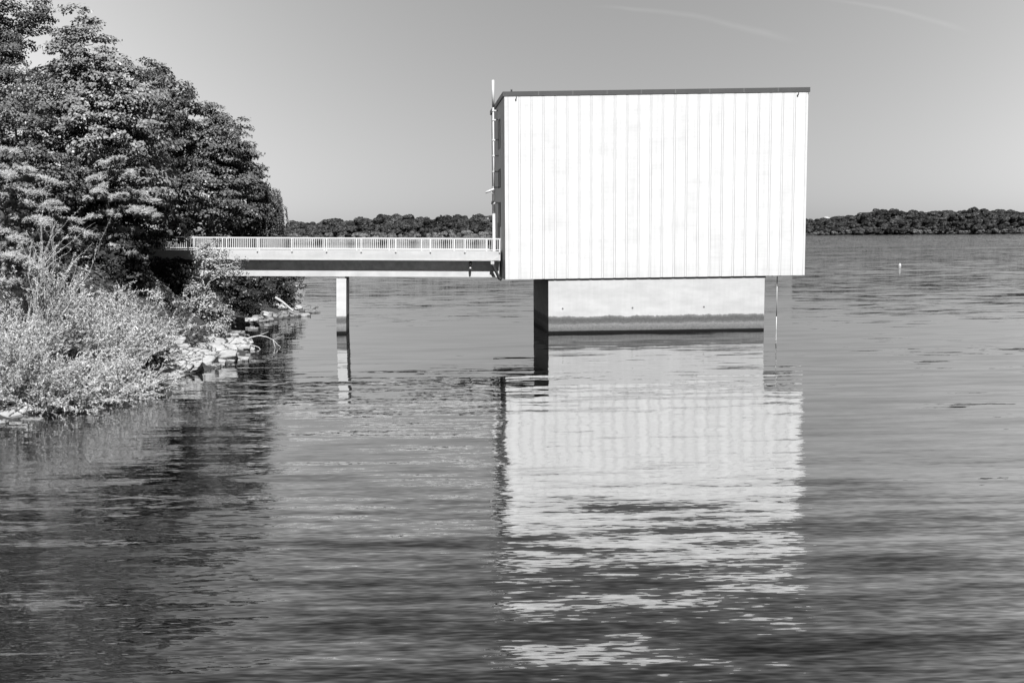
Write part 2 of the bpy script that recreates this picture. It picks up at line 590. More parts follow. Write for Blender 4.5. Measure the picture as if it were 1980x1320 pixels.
# front: pale panels with narrow joint strips
mb, ms = MB(), MB()
mb.box(BX0, BX0 + 0.24, BY0, BY0 + .09, BZ0, BZ1)
npan, w_strip, gap = 25, 0.11, 0.014
x = BX0 + 0.24 + gap
pitch = (BX1 - 0.05 - x) / npan
for i in range(npan):
    mb.box(x, x + pitch - w_strip - 2 * gap, BY0 + .002 * (i % 3), BY0 + .09, BZ0 + .002 * (i % 2), BZ1)
    ms.box(x + pitch - w_strip - gap, x + pitch - gap, BY0 + .006, BY0 + .09, BZ0 + .01, BZ1)
    x += pitch
mb.build('front_panels', M['panel'], bld, 0.006)
ms.build('panel_joint_strips', M['batten'], bld)
MB().box(BX1 - .06, BX1, BY0 + .1, BY1, BZ0, BZ1).build('side_wall', M['panel'], bld)
MB().box(BX0 + .06, BX1 - .06, BY1 - .06, BY1, BZ0, BZ1).build('rear_wall', M['panel'], bld)
mb = MB()
for i in range(14):                                          # land side, grey sheets
    y0 = BY0 + .1 + i * (BY1 - BY0 - .1) / 14
    mb.box(BX0 + .004 * (i % 2), BX0 + .06, y0 + .008, y0 + (BY1 - BY0 - .1) / 14, BZ0, BZ1)
mb.build('land_side_cladding', M['grey_clad'], bld)
# holes of the panel fixings
for nm, px, py in [('lifting_hook', 998, 190), ('lifting_hook', 1543, 182)]:
    p = at_y(px, py, BY0)
    h = MB().tube([(p.x, BY0 - .09, p.z + .09), (p.x, BY0 - .13, p.z), (p.x - .03, BY0 - .06, p.z - .1), (p.x - .04, BY0, p.z - .08)], 0.035, 6)
    h.build(nm, M['dark'], bld)
for k in range(9):
    p = at_y(996 + k * 68.4, 495 - k * .75, BY0)
    MB().tube([(p.x, BY0 - .012, p.z), (p.x, BY0 + .02, p.z)], 0.035, 8).build('fixing_plug', M['grey_clad'], bld)
# roof edge
ro = MB()
ro.box(BX0 - .1, BX1 + .08, BY0 - .03, BY0 + .1, BZ1 - .02, BZ1 + .28)
ro.box(BX0 - .1, BX0 + .1, BY0 + .1, BY1 + .1, BZ1 - .02, BZ1 + .28)
ro.box(BX1 - .1, BX1 + .08, BY0 + .1, BY1 + .1, BZ1 - .02, BZ1 + .28)
ro.box(BX0 + .1, BX1 - .1, BY1 - .1, BY1 + .1, BZ1 - .02, BZ1 + .28)
roof_edge = ro.build('roof_edge', M['fascia'], bld, 0.012)
MB().box(BX0 + .1, BX1 - .1, BY0 + .1, BY1 - .1, BZ1, BZ1 + .2).build('roof', M['core'], bld)
for k in range(1, 9):
    MB().box(BX0 + k * 2.25 - .02, BX0 + k * 2.25 + .02, BY0 - .036, BY0 - .03, BZ1, BZ1 + .27).build('flashing_joint', M['core'], roof_edge)
# pier: broad concrete shaft
pier = MB().box(9.42, 23.9, BY0 + .12, 81.4, -4, BZ0 - .12).build('pier', M['concrete'], bld, 0.04)
MB().box(9.3, 24.0, BY0 + .2, 81.5, BZ0 - .13, BZ0 + .05).build('bearing_strip', M['core'], pier)
for px, py in [(1088, 596.5), (1223, 595), (1361, 593)]:
    p = at_y(px, py, BY0 + .12)
    MB().tube([(p.x, BY0 + .1, p.z), (p.x, BY0 + .16, p.z)], 0.06, 10).build('weep_hole', M['core'], pier)
# land side: windows, mast, lamp, camera
for (y0, y1, z0, z1) in [(75.9, 77.5, 12.6, 14.6), (75.9, 77.5, 9.9, 11.2), (75.9, 77.5, 7.2, 8.9)]:
    wf = MB()
    wf.box(BX0 - .03, BX0 + .02, y0, y0 + .07, z0, z1).box(BX0 - .03, BX0 + .02, y1 - .07, y1, z0, z1)
    wf.box(BX0 - .03, BX0 + .02, y0 + .07, y1 - .07, z0, z0 + .07).box(BX0 - .03, BX0 + .02, y0 + .07, y1 - .07, z1 - .07, z1)
    f = wf.build('window', M['frame'], bld)
    MB().box(BX0 - .012, BX0 + .02, y0 + .07, y1 - .07, z0 + .07, z1 - .07).build('pane', M['glass'], f)
d = MB().box(BX0 - .03, BX0 + .03, 76.6, 78.4, 5.3, 7.5).build('door', M['core'], bld)
MB().tube([(BX0 - .09, 78.1, 6.3), (BX0 - .09, 78.1, 6.5)], .02).build('handle', M['steel'], d)
MX, MY = BX0 - .34, 77.6
mast = MB().tube([(MX, MY, 8.0), (MX, MY, 15.6)], .055, 10).tube([(MX, MY, 15.6), (MX, MY, 17.45)], .085, 10).build('antenna_mast', M['steel'], bld)
for z in (15.35, 14.7, 13.3, 12.2, 11.1, 10.0, 8.9):
    MB().box(MX, BX0, MY - .03, MY + .03, z - .04, z + .04).box(MX - .08, MX + .08, MY - .08, MY + .08, z - .055, z + .055).build('bracket', M['steel'], mast)
MB().box(MX - .11, MX + .11, MY - .1, MY + .1, 5.5, 8.15).build('cable_duct', M['steel'], bld, .01)
p = (MX - .08, 77.4, 9.75)
cm = MB().tube([(MX - .62, MY - .5, 9.62), (MX - .02, MY - .5, 9.86)], .075, 8).build('security_camera', M['steel'], bld)
MB().tube([(MX, MY, 9.5), (MX - .1, MY - .4, 9.5), (MX - .25, MY - .5, 9.7)], .03, 6).build('camera_arm', M['steel'], cm)
MB().tube([(MX, MY - .05, 8.95), (MX - .15, MY - .2, 9.0), (MX - .16, MY - .2, 8.8)], .05, 6).build('loudspeaker', M['dark'], bld)
MB().box(BX0 - .5, BX0, 81.6, 81.8, 7.82, 7.95).build('wall_lamp', M['steel'], bld, .02)
p = at_y(989, 175, 74.5)
sr = MB().tube([(p.x, 74.5, BZ1 + .2), (p.x, 74.5, BZ1 + .62)], .02, 6).build('roof_sensor', M['steel'], bld)
MB().tube([(p.x, 74.5, BZ1 + .50), (p.x, 74.5, BZ1 + .66)], .06, 8).build('sensor_head', M['dark'], sr)
MB().tube([(24.6, BY0 + .7, BZ0 + .05), (24.6, BY0 + .7, BZ0 - .08)], .06, 8).build('floor_drain', M['dark'], bld)

# measuring cable from the underside into the water
p = at_z(1501, 637, 0)
tag(MB().tube([(p.x, p.y, 0.9), (p.x, p.y, BZ0 + .05)], .03, 6).tube([(p.x, p.y, -1), (p.x, p.y, 0.9)], .022, 6).build('gauge_cable', M['steel']),
    'thin pale measuring line hanging from the white building into the lake', 'cable')

# ------------------------------------------------------------------ footbridge (falls slightly towards the building)
BR = thing('footbridge', 'pale concrete footbridge with white bar railings leading from the bank to the building', 'bridge', (6.45, 74.7, 5.49))
BR.rotation_euler = (0, 0.0192, 0)
L0, L1 = -24.2, -0.06
loc = dict(world_coords=False)
slab = MB().prism([(L0, -.62), (-.45, -.62), (L1, -.62), (L1, 0.0), (L0, 0.0)], 0.0, 4.9).build('deck_slab', M['deck'], BR, 0.02, **loc)
MB().box(L0, -.62, -.035, -.001, -.62, -.53).build('drip_edge', M['beam'], slab, **loc)
MB().prism([(-.62, -.60), (-.16, -.28), (-.16, -.60)], -.05, -.002).build('end_plate', M['beam'], slab, **loc)
for y in (0.9, 3.75):
    gd_ = MB().box(L0 + 3.2, L1, y, y + .25, -1.33, -.62).build('girder', M['web'], BR, **loc)
    MB().box(L0 + 3.2, L1 - .02, y - .33, y + .58, -1.76, -1.33).build('bottom_flange', M['beam'], gd_, 0.01, **loc)
for yr, sp, off in ((-0.045, 2.37, -.02), (4.82, 2.37, -.55)):
    rl = MB().box(L0, L1, yr - .03, yr + .03, .83, .92).build('railing', M['steel'], BR, **loc)
    MB().box(L0, L1, yr - .022, yr + .022, .09, .15).build('bottom_rail', M['steel'], rl, **loc)
    k, xx = 0, L1 + off - .05
    while xx > L0:
        MB().box(xx - .045, xx + .045, yr - .04, yr + .044, -.06, .83).build('post', M['steel'], rl, **loc)
        bars = MB()
        n = 16
        for j in range(1, n + 1):
            bx = xx - sp * j / (n + 1)
            if bx > L0:
                bars.box(bx - .014, bx + .014, yr - .012, yr + .012, .15, .83)
        if len(bars.bm.verts):
            bars.build('baluster_panel', M['steel'], rl, **loc)
        xx -= sp
pl = MB().box(-11.32, -10.65, 0.15, 4.2, -9.5, -1.9)
pl = pl.build('pillar', M['pillar'], BR, 0.03, **loc)
for yb in (.4, 3.3):
    MB().box(-11.18, -10.75, yb, yb + .7, -1.9, -1.76).build('bearing', M['core'], pl, **loc)
pp = MB().tube([(-2.1, .2, -.62), (-2.1, .2, -1.05)], .09, 8).build('drain_pipe', M['dark'], BR, **loc)
MB().tube([(-2.1, .2, -1.05), (-2.1, .2, -1.2)], .075, 8).build('pipe_end', M['steel'], pp, **loc)
pp = MB().box(-.72, -.48, -.02, .24, -.86, -.62).build('drain_box', M['beam'], BR, **loc)
MB().tube([(-.6, .1, -.86), (-.52, .1, -.98), (-.1, .1, -1.85), (.05, .1, -1.9)], .1, 8).build('slanting_drain_pipe', M['dark'], pp, **loc)
# abutment on the bank
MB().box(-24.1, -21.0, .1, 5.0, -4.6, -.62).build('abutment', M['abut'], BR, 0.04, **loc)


# ------------------------------------------------------------------ vegetation builders
RNG = np.random.default_rng(7)


def unit(v):
    return v / np.maximum(np.linalg.norm(v, axis=-1, keepdims=True), 1e-6)


def rand_dirs(n, rng):
    return unit(rng.normal(size=(n, 3)))


def leaf_quads(c, n, L, W, rng, along=None):
    """Rhombic leaves at c facing n; along gives the leaf axis."""
    k = len(c)
    t = rand_dirs(k, rng) if along is None else along
    t = unit(t - n * np.sum(t * n, -1, keepdims=True))
    b = np.cross(n, t)
    L = (np.ones(k) * L * rng.uniform(.7, 1.3, k))[:, None]
    W = (np.ones(k) * W * rng.uniform(.7, 1.3, k))[:, None]
    v = np.stack([c - t * L * .5, c + b * W * .5 + t * L * .05, c + t * L * .5, c - b * W * .5 + t * L * .05], 1)
    return v.reshape(-1, 3)


def quads_mesh(name, verts):
    f = np.arange(len(verts), dtype=np.int32).reshape(-1, 4)
    return np_mesh(name, verts, f)


def tubes_mesh(name, paths, sides=5):
    """paths: list of (points Nx3, radii N)."""
    V, Fc, o = [], [], 0
    ang = np.arange(sides) * 2 * np.pi / sides
    for P, r in paths:
        P = np.asarray(P, float); r = np.asarray(r, float)
        d = unit(np.gradient(P, axis=0))
        ref = np.where(np.abs(d[:, 2:3]) > .9, np.array([[1., 0, 0]]), np.array([[0, 0, 1.]]))
        a = unit(np.cross(d, ref)); b = np.cross(d, a)
        ring = P[:, None] + (a[:, None] * np.cos(ang)[None, :, None] + b[:, None] * np.sin(ang)[None, :, None]) * r[:, None, None]
        n = len(P)
        V.append(ring.reshape(-1, 3))
        i = np.arange(n * sides).reshape(n, sides) + o
        j = np.roll(i, -1, 1)
        Fc.append(np.stack([i[:-1], j[:-1], j[1:], i[1:]], -1).reshape(-1, 4))
        o += n * sides
    return np_mesh(name, np.concatenate(V), np.concatenate(Fc), True)


def limb(a, b, r0, r1, rng, sag=.12, n=6):
    a, b = np.asarray(a, float), np.asarray(b, float)
    t = np.linspace(0, 1, n)[:, None]
    P = a + (b - a) * t
    L = np.linalg.norm(b - a)
    bow = rng.normal(size=3) * .06 * L + np.array([0, 0, sag * L])
    P = P + bow * (t * (1 - t) * 4) * .5
    P[1:-1] += rng.normal(size=(n - 2, 3)) * .02 * L
    return P, np.linspace(r0, r1, n)


def clump_centres(crowns, rng, density, rmin=.35):
    out = []
    for (c, r) in crowns:
        c, r = np.asarray(c, float), np.asarray(r, float)
        n = int(density * (r[0] * r[1] + r[1] * r[2] + r[0] * r[2]))
        d = rand_dirs(n, rng)
        lob = 1 + .16 * np.sin(d[:, 0] * 5.3 + c[0]) * np.sin(d[:, 2] * 4.7 + c[2] * .7) + .10 * np.sin(d[:, 1] * 7 + d[:, 2] * 6)
        rad = (rmin + (1 - rmin) * rng.uniform(0, 1, n) ** .55) * lob
        out.append(c + d * r * rad[:, None])
    return np.concatenate(out)


def broadleaf(name, label, cat, base, crowns, mat, seed, density=4.8, cr=.58, per=70, leaf=(.18, .125), trunk_r=.25, group=None, droop=0.0, bark='bark', up=.9):
    rng = np.random.default_rng(seed)
    root = thing(name, label, cat, base, group)
    cc = clump_centres(crowns, rng, density)
    R = cr * rng.uniform(.6, 1.35, len(cc))
    n = (per * (R / cr) ** 2).astype(int)
    ctr = np.mean([c for c, r in crowns], axis=0)
    o = unit(unit(cc - ctr) * [.8, .8, .4] + [0, 0, .95] + rng.normal(size=cc.shape) * .25)
    rep = np.repeat(np.arange(len(cc)), n * 2)
    d = rand_dirs(len(rep), rng)
    ok = np.sum(d * o[rep], -1) > rng.uniform(-.35, .25, len(rep))          # leafy outside of each spray, open below
    d, rep = d[ok], rep[ok]
    rad = R[rep] * rng.uniform(.62, 1.08, len(rep))
    p = cc[rep] + d * rad[:, None] * np.array([1.1, 1.1, .45])
    p += (rng.normal(size=p.shape) * .06)
    if droop:
        p[:, 2] -= droop * rng.uniform(0, 1, len(p)) ** 2
    nm = unit(d * .6 + o[rep] * up + rng.normal(size=d.shape) * .45)
    link('crown', quads_mesh('crown', leaf_quads(p, nm, leaf[0], leaf[1], rng)), M[mat], root)
    base = np.asarray(base, float)
    top = max(crowns, key=lambda k: k[0][2])[0]
    P, r = limb(base - [0, 0, .4], np.asarray(top), trunk_r, trunk_r * .25, rng, 0, 9)
    paths = [(P, r)]
    pick = rng.choice(len(cc), min(len(cc), 70), replace=False)
    for i in pick:
        zt = np.clip(cc[i][2] - np.linalg.norm(cc[i][:2] - P[4][:2]) * .5, base[2] + .3, P[-1][2])
        k = np.argmin(abs(P[:, 2] - zt))
        paths.append(limb(P[k], cc[i], max(r[k] * .35, .025), .012, rng))
    link('trunk', tubes_mesh('trunk', paths), M[bark], root)
    return root


def pine(name, label, base, top_z, boughs, seed, mat='needle', tuft=(.26, .03), per=17, group=None):
    """Conifer: boughs = list of end points; each bough carries side sprays of needle tufts."""
    rng = np.random.default_rng(seed)
    root = thing(name, label, 'conifer', base, group)
    base = np.asarray(base, float)
    top = np.array([base[0] + rng.normal() * .2, base[1], top_z])
    P, r = limb(base - [0, 0, .4], top, .2, .04, rng, 0, 12)
    paths = [(P, r)]
    C, D = [], []
    for e in boughs:
        e = np.asarray(e, float)
        k = np.argmin(abs(P[:, 2] - (e[2] + .2)))
        B, br = limb(P[k], e, .05, .014, rng, .1, 9)
        paths.append((B, br))
        ax = unit(B[-1] - B[0])
        L = np.linalg.norm(B[-1] - B[0])
        for i in range(int(L * 8)):
            t = rng.uniform(.25, 1) ** .8
            q = np.array([np.interp(t, np.linspace(0, 1, 9), B[:, m]) for m in range(3)])
            side = np.cross(ax, [0, 0, 1]) * rng.choice([-1, 1]) * rng.uniform(.2, 1) * (1.15 - t) * .9 + ax * rng.uniform(.1, .5)
            tip = q + side + np.array([0, 0, rng.uniform(-.04, .1)])
            paths.append((np.stack([q, (q + tip) / 2 + [0, 0, .03], tip]), np.array([.012, .009, .005])))
            for s in np.linspace(.25, 1, 5):
                C.append(q + (tip - q) * s); D.append(unit(tip - q))
    C, D = np.array(C), np.array(D)
    rep = np.repeat(np.arange(len(C)), per)
    d = unit(D[rep] * .7 + np.array([0, 0, .35]) + rng.normal(size=(len(rep), 3)) * .45)
    Ln = tuft[0] * rng.uniform(.6, 1.1, len(rep))
    c = C[rep] + d * Ln[:, None] * .5
    nm = unit(np.cross(d, rand_dirs(len(rep), rng)) * .7 + np.array([0, -.5, .7]))
    link('needles', quads_mesh('needles', leaf_quads(c, nm, Ln, tuft[1], rng, d)), M[mat], root)
    link('trunk', tubes_mesh('trunk', paths), M['bark'], root)
    return root


def wands(name, label, cat, base_pts, hgt, spread, seed, mat, nst=160, leaf=(.14, .03), per_m=30, lean=(0, 0), group=None, twig='twig', sidetwigs=3):
    """Willow-like shrub: many arching rods with narrow leaves."""
    rng = np.random.default_rng(seed)
    base_pts = np.asarray(base_pts, float)
    root = thing(name, label, cat, tuple(base_pts.mean(0)), group)
    paths, C, D = [], [], []

    def rod(a, d, L, r, leaves=True):
        n = 8
        t = np.linspace(0, 1, n)[:, None]
        P = a + d * L * t + np.array([0, 0, -1]) * (t ** 2) * L * rng.uniform(.05, .35) * (1 - .6 * abs(d[2]))
        P = P + np.cumsum(rng.normal(size=(n, 3)) * .018 * L, 0)
        P[:, 2] = np.maximum(P[:, 2], .04)
        paths.append((P, np.linspace(r, r * .25, n)))
        m = int(L * per_m)
        u = rng.uniform(.12, 1, m)
        q = np.stack([np.interp(u, np.linspace(0, 1, n), P[:, k]) for k in range(3)], -1)
        tg = unit(np.stack([np.interp(u, np.linspace(0, 1, n), np.gradient(P[:, k])) for k in range(3)], -1))
        C.append(q); D.append(tg)
        return P

    for i in range(nst):
        a = base_pts[rng.integers(len(base_pts))] + rng.normal(size=3) * [.35, .35, 0]
        az = rng.uniform(0, 2 * np.pi)
        tilt = rng.uniform(0, 1) ** .7 * spread
        d = unit(np.array([np.cos(az) * np.sin(tilt) + lean[0], np.sin(az) * np.sin(tilt) + lean[1], np.cos(tilt)]))
        L = hgt * rng.uniform(.55, 1.1)
        P = rod(a, d, L, .014)
        for j in range(sidetwigs):
            k = rng.integers(2, 7)
            dd = unit(d + rng.normal(size=3) * .55)
            rod(P[k], dd, L * rng.uniform(.2, .45), .007)
    C, D = np.concatenate(C), np.concatenate(D)
    ax = unit(D + rng.normal(size=C.shape) * .55)
    c = C + ax * leaf[0] * .5
    nm = unit(np.array([0, 0, .6]) + rng.normal(size=C.shape) * .6)
    link('foliage', quads_mesh('foliage', leaf_quads(c, nm, leaf[0], leaf[1], rng, ax)), M[mat], root)
    link('stems', tubes_mesh('stems', paths, 4), M[twig], root)
    return root


def crown_px(cx, cy, rx, ry, Y, depth=None):
    c = at_y(cx, cy, Y)
    s = Y / F_PX
    return (tuple(c), (rx * s, (depth if depth else (rx + ry) / 2 * s), ry * s))


def gbase(px, Y):
    x = at_y(px, 460, Y).x
    return (x, Y, float(ground_z(x, Y)))


# ------------------------------------------------------------------ near bank trees
broadleaf('maple_tree', 'tallest sunlit maple on the left bank, its top near the upper edge', 'tree', gbase(170, 68),
          [crown_px(163, 95, 55, 72, 67), crown_px(225, 160, 62, 60, 67), crown_px(225, 290, 110, 130, 66), crown_px(120, 220, 90, 100, 67), crown_px(280, 215, 45, 60, 67), crown_px(190, 330, 150, 110, 70), crown_px(150, 200, 80, 80, 70)],
          'maple', 1, leaf=(.21, .15), trunk_r=.32)
broadleaf('oak_tree', 'loose darker tree at the upper left corner with sky showing between its limbs', 'tree', gbase(20, 74),
          [crown_px(15, 55, 50, 60, 74), crown_px(72, 40, 30, 38, 74), crown_px(-70, 120, 100, 170, 74), crown_px(30, 160, 60, 60, 73), crown_px(-75, -130, 85, 130, 72)],
          'oak', 2, density=4.2, trunk_r=.28)
broadleaf('oak_tree', 'dark tree showing between the tall maple and the rounded tree to its right', 'tree', gbase(320, 84),
          [crown_px(295, 165, 35, 50, 84), crown_px(335, 210, 40, 62, 84), crown_px(310, 310, 75, 110, 85)],
          'oak', 3, density=4.6, cr=.68, per=66, leaf=(.23, .16), trunk_r=.28)
broadleaf('oak_tree', 'rounded mid-grey tree behind the left end of the footbridge', 'tree', gbase(400, 88),
          [crown_px(405, 275, 50, 72, 87), crown_px(450, 275, 34, 50, 87), crown_px(390, 380, 90, 90, 86), crown_px(420, 300, 40, 60, 90), crown_px(462, 340, 40, 60, 88)],
          'birch', 4, density=4.6, cr=.68, per=66, leaf=(.23, .16), trunk_r=.3)
broadleaf('oak_tree', 'low dark tree at the right end of the wood above the bridge railing', 'tree', gbase(470, 97),
          [crown_px(478, 345, 30, 50, 97), crown_px(470, 400, 45, 60, 97), crown_px(430, 430, 70, 50, 96)],
          'oak', 5, density=4.6, cr=.7, per=64, leaf=(.25, .17), trunk_r=.25)
broadleaf('ash_tree', 'grey leafy tree at the left edge in front of the upper left one', 'tree', gbase(40, 62),
          [crown_px(30, 250, 75, 60, 61), crown_px(70, 330, 70, 70, 61), crown_px(-50, 330, 80, 120, 62), crown_px(130, 370, 60, 55, 62)],
          'birch', 6, leaf=(.18, .13), trunk_r=.25)


def weeping(name, label, base, crown, seed, nst=300, mat='birch', top_tree=True):
    rng = np.random.default_rng(seed)
    root = thing(name, label, 'tree', base)
    (c, r) = crown
    c, r = np.asarray(c), np.asarray(r)
    base = np.asarray(base, float)
    P, rr = limb(base - [0, 0, .4], c + [0, 0, r[2] * .8], .16, .03, rng, 0, 9)
    paths, C = [(P, rr)], []
    for i in range(nst):
        d = rand_dirs(1, rng)[0]
        d[2] = abs(d[2]) * .9
        s = c + d * r * rng.uniform(.35, 1.0) * (1 + .22 * np.sin(d[0] * 6 + 1) * np.sin(d[2] * 8)) * [1, 1, .9]
        L = r[2] * rng.uniform(.35, 1.1)
        n = 7
        t = np.linspace(0, 1, n)[:, None]
        S_ = s + np.array([d[0] * .25, d[1] * .25, 0]) * np.sqrt(t) + np.array([0, 0, -L]) * t ** 1.1 + np.cumsum(rng.normal(size=(n, 3)) * .03, 0)
        paths.append((S_, np.linspace(.012, .005, n)))
        if i % 4 == 0:
            k = rng.integers(3, 8)
            paths.append(limb(P[k], s, .04, .012, rng))
        m = int(L * 38)
        u = rng.uniform(0, 1, m)
        C.append(np.stack([np.interp(u, t[:, 0], S_[:, k]) for k in range(3)], -1) + rng.normal(size=(m, 3)) * .06)
    C = np.concatenate(C)
    ax = unit(np.array([0, 0, -1.0]) + rng.normal(size=C.shape) * .6)
    nm = unit(rng.normal(size=C.shape) + [0, -.4, .5])
    link('crown', quads_mesh('crown', leaf_quads(C, nm, .17, .09, rng, ax)), M[mat], root)
    link('trunk', tubes_mesh('trunk', paths), M['bark'], root)
    return root


weeping('weeping_birch', 'weeping birch with hanging twigs at the right end of the wood', gbase(500, 100), crown_px(512, 405, 36, 58, 99), 11, 420)


def boughs_px(lst, Y, dep=.9, rng=np.random.default_rng(5)):
    return [tuple(at_y(px, py, Y + rng.uniform(-dep, dep))) for px, py in lst]


pine('pine_tree', 'pine with pale layered boughs reaching in from the left edge above the willow', gbase(-10, 52), 10.6,
     boughs_px([(60, 350), (110, 360), (150, 430), (165, 455), (90, 440), (120, 410), (60, 400), (20, 345), (40, 470), (140, 470), (30, 430), (5, 380), (80, 480),
                (-60, 360), (-70, 420), (-50, 470), (100, 395), (55, 330), (25, 300)], 50, 1.6), 21)
pine('pine_tree', 'pine in the middle of the wood left of the bridge end', gbase(225, 62), 10.4,
     boughs_px([(190, 370), (215, 345), (250, 340), (275, 380), (300, 420), (180, 420), (260, 450), (225, 420), (300, 390), (200, 465), (240, 380),
                (170, 390), (265, 415), (220, 480), (180, 350), (235, 310), (255, 490)], 60, 1.8), 22)
pine('pine_tree', 'small pine bough cluster low at the left edge beside the willow top', gbase(-30, 47), 6.6,
     boughs_px([(45, 505), (60, 520), (30, 500), (15, 520), (50, 535), (0, 500), (20, 545), (-30, 520), (35, 560)], 46.5, .8), 23)

# shaded understory between the tall trees and the water
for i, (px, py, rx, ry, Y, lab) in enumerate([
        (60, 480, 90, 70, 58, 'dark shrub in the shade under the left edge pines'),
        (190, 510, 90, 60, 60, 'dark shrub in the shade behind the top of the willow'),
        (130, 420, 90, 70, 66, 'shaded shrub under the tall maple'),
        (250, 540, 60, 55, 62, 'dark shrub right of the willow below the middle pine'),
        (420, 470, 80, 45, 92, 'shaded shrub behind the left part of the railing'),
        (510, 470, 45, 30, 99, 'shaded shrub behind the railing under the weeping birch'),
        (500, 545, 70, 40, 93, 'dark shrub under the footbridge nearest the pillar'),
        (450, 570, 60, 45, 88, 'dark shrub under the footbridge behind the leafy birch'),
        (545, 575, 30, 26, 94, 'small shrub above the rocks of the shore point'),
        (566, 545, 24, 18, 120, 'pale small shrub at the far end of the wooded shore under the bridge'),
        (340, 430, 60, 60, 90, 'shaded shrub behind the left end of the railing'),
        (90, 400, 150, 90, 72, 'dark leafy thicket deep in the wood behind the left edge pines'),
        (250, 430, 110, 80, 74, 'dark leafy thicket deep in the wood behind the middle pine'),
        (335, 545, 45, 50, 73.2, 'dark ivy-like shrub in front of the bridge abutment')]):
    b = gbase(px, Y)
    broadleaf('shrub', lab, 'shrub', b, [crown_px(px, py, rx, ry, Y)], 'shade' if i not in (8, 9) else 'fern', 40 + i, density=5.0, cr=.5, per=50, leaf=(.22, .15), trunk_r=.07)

# leafy birch standing before the bridge end, with one branch over the girder
b = gbase(395, 69)
broadleaf('birch_tree', 'slim leafy birch in front of the bridge end with a branch drooping over the girder', 'tree', b,
          [crown_px(405, 510, 34, 45, 69, 1.1), crown_px(445, 515, 36, 22, 69, .8), crown_px(385, 580, 38, 50, 69, 1.2), crown_px(415, 610, 38, 38, 69, 1.2), crown_px(400, 480, 20, 14, 69, .5)],
          'sapling', 60, density=16.0, cr=.27, per=26, leaf=(.14, .095), trunk_r=.08, bark='twig', droop=.35)
for i, (px, py, rx, ry, Y, lab) in enumerate([
        (345, 605, 30, 30, 66, 'leafy shrub on the steep bank below the bridge end'),
        (300, 575, 32, 40, 62, 'grey shrub on the bank between the willow and the bridge end'),
        (355, 640, 42, 18, 62, 'low shrub just above the pale shore rocks'),
        (420, 635, 34, 18, 66, 'low shrub behind the pale shore rocks, nearest the water'),
        (300, 640, 30, 26, 57, 'low shrub right behind the willow by the rocks')]):
    broadleaf('shrub', lab, 'shrub', gbase(px, Y), [crown_px(px, py, rx, ry, Y)], 'sapling', 70 + i, density=12, cr=.26, per=36, leaf=(.13, .085), trunk_r=.05)

# willow thicket in the foreground
def wbase(pts, Y0):
    out = []
    for px, Y in pts:
        x = at_y(px, 700, Y).x
        out.append((x, Y, max(float(ground_z(x, Y)), .05)))
    return out


wands('willow_shrub', 'large pale feathery willow filling the left foreground above the water', 'shrub', wbase([(90, 47), (140, 47.5), (190, 48), (130, 49), (60, 48)], 47), 3.6, .95, 81, 'willow', 260, lean=(.25, -.1))
wands('willow_shrub', 'pale willow on the right of the thicket reaching toward the rocks', 'shrub', wbase([(215, 50), (250, 51), (230, 52), (270, 53)], 50), 3.0, 1.0, 82, 'willow', 190, lean=(.2, -.1))
wands('willow_shrub', 'low willow hanging over the water at the foot of the thicket', 'shrub', wbase([(130, 43), (190, 44.5), (240, 46), (90, 42)], 44), 2.2, 1.25, 83, 'willow', 260, lean=(.25, -.2))
wands('willow_shrub', 'willow at the left edge above the water-side rocks', 'shrub', wbase([(0, 42), (40, 42.5), (-50, 43), (20, 44)], 43), 2.9, 1.1, 84, 'willow', 240, lean=(.1, -.1))
wands('willow_shrub', 'tall thin bare-stemmed willow sapling rising above the left thicket', 'shrub', wbase([(55, 46), (75, 46.5)], 46), 7.0, .3, 85, 'willow', 16, leaf=(.1, .02), per_m=14, lean=(.12, 0))

# ------------------------------------------------------------------ ground cover on the bank
rng = np.random.default_rng(91)
n = 60000
yy = rng.uniform(36, 112, n)
dd = rng.uniform(1.2, 16, n)
xx = shore_x(yy) - dd
keep = (np.sin(xx * 1.3 + yy * .7) + np.sin(yy * 1.1 - xx * .5) + rng.normal(size=n) * .8) > -.5
keep &= ~((yy > 74) & (yy < 80.5) & (dd > 1) & (xx < -12))
xx, yy = xx[keep], yy[keep]
zz = ground_z(xx, yy) + rng.uniform(.02, .35, len(xx))
c = np.stack([xx, yy, zz], -1)
nm = unit(rng.normal(size=c.shape) * .6 + [.2, -.2, .8])
tag(link('undergrowth', quads_mesh('undergrowth', leaf_quads(c, nm, .26, .11, rng)), M['fern']),
    'low leafy ground cover on the wooded bank', 'undergrowth', None, 'stuff')


# ------------------------------------------------------------------ rocks
YS = np.arange(36.0, 170.0, 0.06)


def bank_hit(px, py):
    """Where the line of sight through a photo pixel meets the bank or the water."""
    r = ray(px, py)
    x, z = YS * (r.x / r.y), EYE + YS * (r.z / r.y)
    k = np.argmax(z <= np.maximum(ground_z(x, YS), 0.0))
    return Vector((x[k], YS[k], z[k]))


